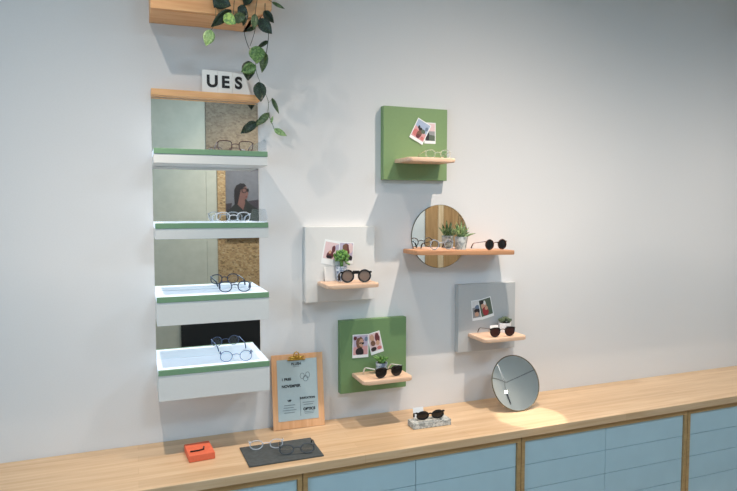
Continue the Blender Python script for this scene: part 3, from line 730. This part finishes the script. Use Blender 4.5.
# A pair
photo('upright instant photo tucked behind the tilted one on the highest green board', (430, 133.2), BT+.0006, .060, .100, 0,
      [('grey', R4), ('blush', [(0, .55), (1, .55), (1, 1), (0, 1)]), ('dark', blob(.25, .2, .22, .28, seed=1)), ('moss', [(.4, 0), (1, 0), (1, .3), (.4, .35)])])
photo('tilted instant photo of a group under a pale sky, on the highest green board', (420.3, 131.3), BT+.0034, .078, .104, 27,
      [('sky', R4), ('pink', [(0, 0), (1, 0), (1, .42), (0, .62)]), ('rose', blob(.2, .25, .2, .2, seed=2)), ('dark', blob(.45, .55, .16, .1, seed=3)), ('brown', blob(.5, .3, .2, .2, seed=4)), ('dark', blob(.28, .62, .08, .09, seed=5)), ('moss', blob(.7, .5, .16, .12, seed=6)), ('maroon', blob(.48, .14, .16, .12, seed=7)), ('rose', blob(.82, .14, .14, .1, seed=8)), ('steel', blob(.85, .72, .1, .12, seed=9))])
# B pair
photo('instant photo of two dark-haired people, left one of the pair on the white board', (331.3, 252.6), BT+.0006, .082, .112, 11,
      [('blush', R4), ('lilac', blob(.85, .75, .15, .2, seed=1)), ('maroon', blob(.45, .25, .24, .24, seed=2)), ('maroon', blob(.62, .62, .12, .22, seed=3)), ('skin', blob(.4, .42, .1, .1, seed=4)), ('dark', blob(.38, .12, .2, .1, seed=5)), ('dark', blob(.85, .2, .15, .1, seed=6))], (.006, .010, .026))
photo('instant photo of long dark hair, right one of the pair on the white board', (346, 252.8), BT+.0018, .072, .098, 4,
      [('lilac', R4), ('blush', blob(.75, .7, .3, .3, seed=1)), ('maroon', blob(.5, .5, .24, .48, seed=2)), ('brown', blob(.4, .75, .18, .2, seed=3)), ('dark', blob(.85, .15, .15, .14, seed=4))])
# C pair
photo('slanted instant photo of two heads, right one of the pair on the lower green board', (375.3, 342.8), BT+.0006, .066, .104, -13,
      [('blush', R4), ('skin', blob(.3, .75, .2, .2, seed=1)), ('maroon', blob(.75, .7, .2, .28, seed=2)), ('brown', blob(.3, .45, .2, .16, seed=3)), ('skin', blob(.7, .42, .18, .14, seed=4)), ('dark', blob(.25, .12, .25, .12, seed=5)), ('rose', blob(.75, .12, .2, .1, seed=6))])
photo('instant photo of a person in sunglasses, left of the pair on the lower green board', (360.5, 346), BT+.0034, .080, .110, 1,
      [('lilac', R4), ('pink', [(0, 0), (1, 0), (1, .45), (0, .4)]), ('brown', blob(.45, .6, .27, .32, seed=1)), ('skin', blob(.55, .6, .16, .22, seed=2)), ('dark', blob(.45, .15, .28, .22, seed=3)), ('dark', [(.4, .63), (.75, .63), (.73, .54), (.58, .52), (.56, .6), (.42, .54)]), ('steel', blob(.88, .8, .12, .12, seed=4)), ('maroon', blob(.12, .85, .12, .1, seed=5))])
# D pair
photo('pale instant photo, left one of the pair on the grey board', (477.6, 310), BT+.0006, .068, .104, -5,
      [('grey', R4), ('white', [(0, .6), (1, .6), (1, 1), (0, 1)]), ('dark', blob(.45, .4, .3, .14, seed=1)), ('steel', blob(.5, .62, .25, .12, seed=2)), ('skin', blob(.4, .2, .2, .14, seed=3))])
photo('instant photo with red clothing and dark green, right of the pair on the grey board', (486, 308), BT+.0020, .076, .104, -13,
      [('moss', R4), ('skin', blob(.35, .6, .24, .22, seed=1)), ('white', blob(.45, .78, .1, .14, seed=2)), ('red', blob(.42, .28, .26, .28, seed=3)), ('skin', blob(.52, .45, .14, .12, seed=4)), ('dark', blob(.2, .85, .18, .12, seed=5))])

# ------------------------------------------------------------------ lights
LX = [(-.08, 'first track spotlight, above the planter'), (.80, 'second track spotlight, above the white board'), (1.545, 'third track spotlight, above the round wall mirror'), (2.35, 'fourth track spotlight, right of the grey board'), (3.3, 'fifth track spotlight, towards the right wall')]
rail = tag(MB().box((-1.2, -.63, ZC-.03), (4.6, -.59, ZC-.0005), .002).build('track_rail', M['lampbody']), 'black lighting track on the ceiling along the display wall', 'lighting track')
EN = 1.4
def node(nt, op, *ins, clamp=False):
    n = nt.nodes.new('ShaderNodeMath'); n.operation = op; n.use_clamp = clamp
    for i, v in enumerate(ins):
        if isinstance(v, (int, float)): n.inputs[i].default_value = v
        else: nt.links.new(v, n.inputs[i])
    return n.outputs[0]
def wall_washer(ld, Ly, Lz, k, SIG, zt, zb):
    """beam of a wall washing spotlight: the intensity depends only on the direction the light leaves the lamp"""
    ld.use_nodes = True; nt = ld.node_tree
    em = [n for n in nt.nodes if n.type == 'EMISSION'][0]
    g = nt.nodes.new('ShaderNodeNewGeometry'); sp = nt.nodes.new('ShaderNodeSeparateXYZ')
    nt.links.new(g.outputs['Incoming'], sp.inputs[0])
    sg = SIGN
    dx, dy, dz = (node(nt, 'MULTIPLY', sp.outputs[i], sg) for i in range(3))
    dyc = node(nt, 'MAXIMUM', dy, .04)
    inv = node(nt, 'DIVIDE', 1.0, dyc)
    xo = node(nt, 'MULTIPLY', node(nt, 'MULTIPLY', dx, inv), Ly)
    zh = node(nt, 'ADD', node(nt, 'MULTIPLY', node(nt, 'MULTIPLY', dz, inv), Ly), Lz)
    r = node(nt, 'MULTIPLY', inv, Ly)
    I = node(nt, 'DIVIDE', node(nt, 'POWER', r, 3.0), Ly)
    I = node(nt, 'MINIMUM', I, CAP)
    gx = node(nt, 'POWER', 2.718, node(nt, 'MULTIPLY', node(nt, 'POWER', node(nt, 'ABSOLUTE', node(nt, 'DIVIDE', xo, SIG)), 2.0), -.5))
    # sideways spread narrows towards the floor: use the sideways angle instead where the wall is not hit
    mr = nt.nodes.new('ShaderNodeMapRange'); mr.interpolation_type = 'SMOOTHSTEP'
    mr.inputs['From Min'].default_value = zt; mr.inputs['From Max'].default_value = zb; mr.inputs['To Min'].default_value = 0; mr.inputs['To Max'].default_value = 1
    nt.links.new(zh, mr.inputs['Value'])
    ang = node(nt, 'POWER', 2.718, node(nt, 'MULTIPLY', node(nt, 'POWER', node(nt, 'ABSOLUTE', node(nt, 'DIVIDE', dx, .30)), 2.0), -.5))
    side = node(nt, 'MAXIMUM', gx, node(nt, 'MULTIPLY', ang, node(nt, 'LESS_THAN', zh, .9)))
    back = nt.nodes.new('ShaderNodeMapRange'); back.inputs['From Min'].default_value = -.12; back.inputs['From Max'].default_value = .06
    nt.links.new(dy, back.inputs['Value'])
    tot = node(nt, 'MULTIPLY', node(nt, 'MULTIPLY', node(nt, 'MULTIPLY', I, side), mr.outputs[0]), back.outputs[0])
    nt.links.new(node(nt, 'MULTIPLY', tot, k), em.inputs['Strength'])
SIGN = 1.0; CAP = 6.0
BEAM = [(1.15, .52, 3.1, 1.7), (.85, .40, 2.5, 1.1), (1.65, .56, 3.1, 1.9), (.85, .46, 2.8, 1.6), (.9, .5, 2.9, 1.8)]
for (x, lab), bp_ in zip(LX, BEAM):
    L0 = Vector((x, -.60, 2.90)); aim = Vector((x, 0, 1.35)); dr = (aim-L0).normalized()
    rot = dr.to_track_quat('-Z', 'Y')
    t = empty('track_spotlight', L0, label=lab, cat='spotlight', group=None)
    t.rotation_mode = 'QUATERNION'; t.rotation_quaternion = rot
    MB().lathe([(.034, .0), (.040, .0), (.040, .12), (.03, .135), (.012, .14)], 28).build('housing', M['lampbody'], t, smooth=True)
    inv = rot.inverted()
    tp2 = inv @ (Vector((x, -.61, ZC-.03)) - L0)
    MB().tube([(0, 0, .10), tp2], .008, 8).build('stem', M['lampbody'], t, smooth=True)
    ld = bpy.data.lights.new('spot', 'SPOT'); ld.energy = 10; ld.color = (.97, .84, .72); ld.spot_size = rad(160); ld.spot_blend = .3; ld.shadow_soft_size = .007
    wall_washer(ld, .6, 2.9, EN*bp_[0], *bp_[1:])
    lo = bpy.data.objects.new('spot', ld); col.objects.link(lo); lo.location = L0 + dr*.03; lo.rotation_mode = 'QUATERNION'; lo.rotation_quaternion = rot
# added spot imitating the light the standing mirror throws onto the worktop
L0 = Vector((2.0, -.60, 2.9))
ld = bpy.data.lights.new('mirror_glow_spot', 'SPOT'); ld.energy = 190; ld.color = (1, .92, .82); ld.spot_size = rad(9); ld.spot_blend = .25; ld.shadow_soft_size = .01
lo = bpy.data.objects.new('mirror_glow_spot', ld); col.objects.link(lo); lo.location = L0; lo.rotation_mode = 'QUATERNION'; lo.rotation_quaternion = (on(531, 417, CT)-L0).to_track_quat('-Z', 'Y')
t = empty('track_spotlight', L0+Vector((0, 0, .012)), label='added narrow spotlight imitating the standing mirror reflection on the worktop', cat='spotlight')  # added lamp body for this spot, not one of the track lamps
MB().lathe([(.02, .0), (.026, .0), (.026, .22), (.01, .2205)], 20).build('housing', M['lampbody'], t, smooth=True)

# added unseen spotlights that brighten the opposite side for the mirror reflections
for x, lab in ((1.25, 'added spotlight brightening the chipboard stand across the shop'), (3.6, 'added spotlight brightening the upright timber boards across the shop')):
    L0 = Vector((x, -2.9, 2.95)); q_ = (Vector((x, -4, 1.5))-L0).to_track_quat('-Z', 'Y')
    t = empty('added_spotlight', L0, label=lab, cat='spotlight'); t.rotation_mode = 'QUATERNION'; t.rotation_quaternion = q_
    MB().lathe([(.034, .0), (.040, .0), (.040, .12), (.012, .125)], 24).build('housing', M['lampbody'], t, smooth=True)
    MB().tube([(0, 0, .10), q_.inverted() @ Vector((0, 0, .2))], .008, 8).build('stem', M['lampbody'], t, smooth=True)
    ld = bpy.data.lights.new('fill_spot_front', 'SPOT'); ld.energy = 70; ld.color = (1, .86, .70); ld.spot_size = rad(95); ld.spot_blend = 1; ld.shadow_soft_size = .03
    lo = bpy.data.objects.new('fill_spot_front', ld); col.objects.link(lo); lo.location = L0+(q_ @ Vector((0, 0, -.02))); lo.rotation_mode = 'QUATERNION'; lo.rotation_quaternion = q_
# daylight through the shop window
ad = bpy.data.lights.new('daylight', 'AREA'); ad.shape = 'RECTANGLE'; ad.size = wz1-wz0; ad.size_y = wy1-wy0; ad.energy = 46; ad.color = (.50, .77, 1)
ao = bpy.data.objects.new('daylight', ad); col.objects.link(ao); ao.location = (XL-.25, (wy0+wy1)/2, (wz0+wz1)/2); ao.rotation_euler = (0, -PI/2, 0)
# unseen ceiling panels added for a soft bluish ambient fill
for i, (x, y, lab) in enumerate(((.9, -2.9, 'added square fill lamp behind the viewer at the left'), (3.0, -2.5, 'added square fill lamp over the right half of the shop'))):
    t = empty('fill_panel', (x, y, ZC), label=lab, cat='fill lamp')
    MB().box((-.32, -.32, -.03), (.32, .32, -.0005), .004).build('housing', M['whitepot'], t)
    MB().box((-.30, -.30, -.034), (.30, .30, -.0305)).build('diffuser', emis('diffuser_%d' % i, (.74, .87, 1, 1), 2.0), t)
    a_ = bpy.data.lights.new('fill_light', 'AREA'); a_.shape = 'SQUARE'; a_.size = .6; a_.energy = 32; a_.color = (.62, .82, 1)
    o = bpy.data.objects.new('fill_light', a_); col.objects.link(o); o.location = (x, y, ZC-.04)

w = bpy.data.worlds.new('world'); sc.world = w; w.use_nodes = True
w.node_tree.nodes['Background'].inputs['Color'].default_value = (.72, .86, 1, 1); w.node_tree.nodes['Background'].inputs['Strength'].default_value = .6

vs = sc.view_settings; vs.view_transform = 'Standard'; vs.look = 'None'; vs.gamma = 1; vs.use_curve_mapping = False; vs.exposure = 0.0
sc.display_settings.display_device = 'sRGB'
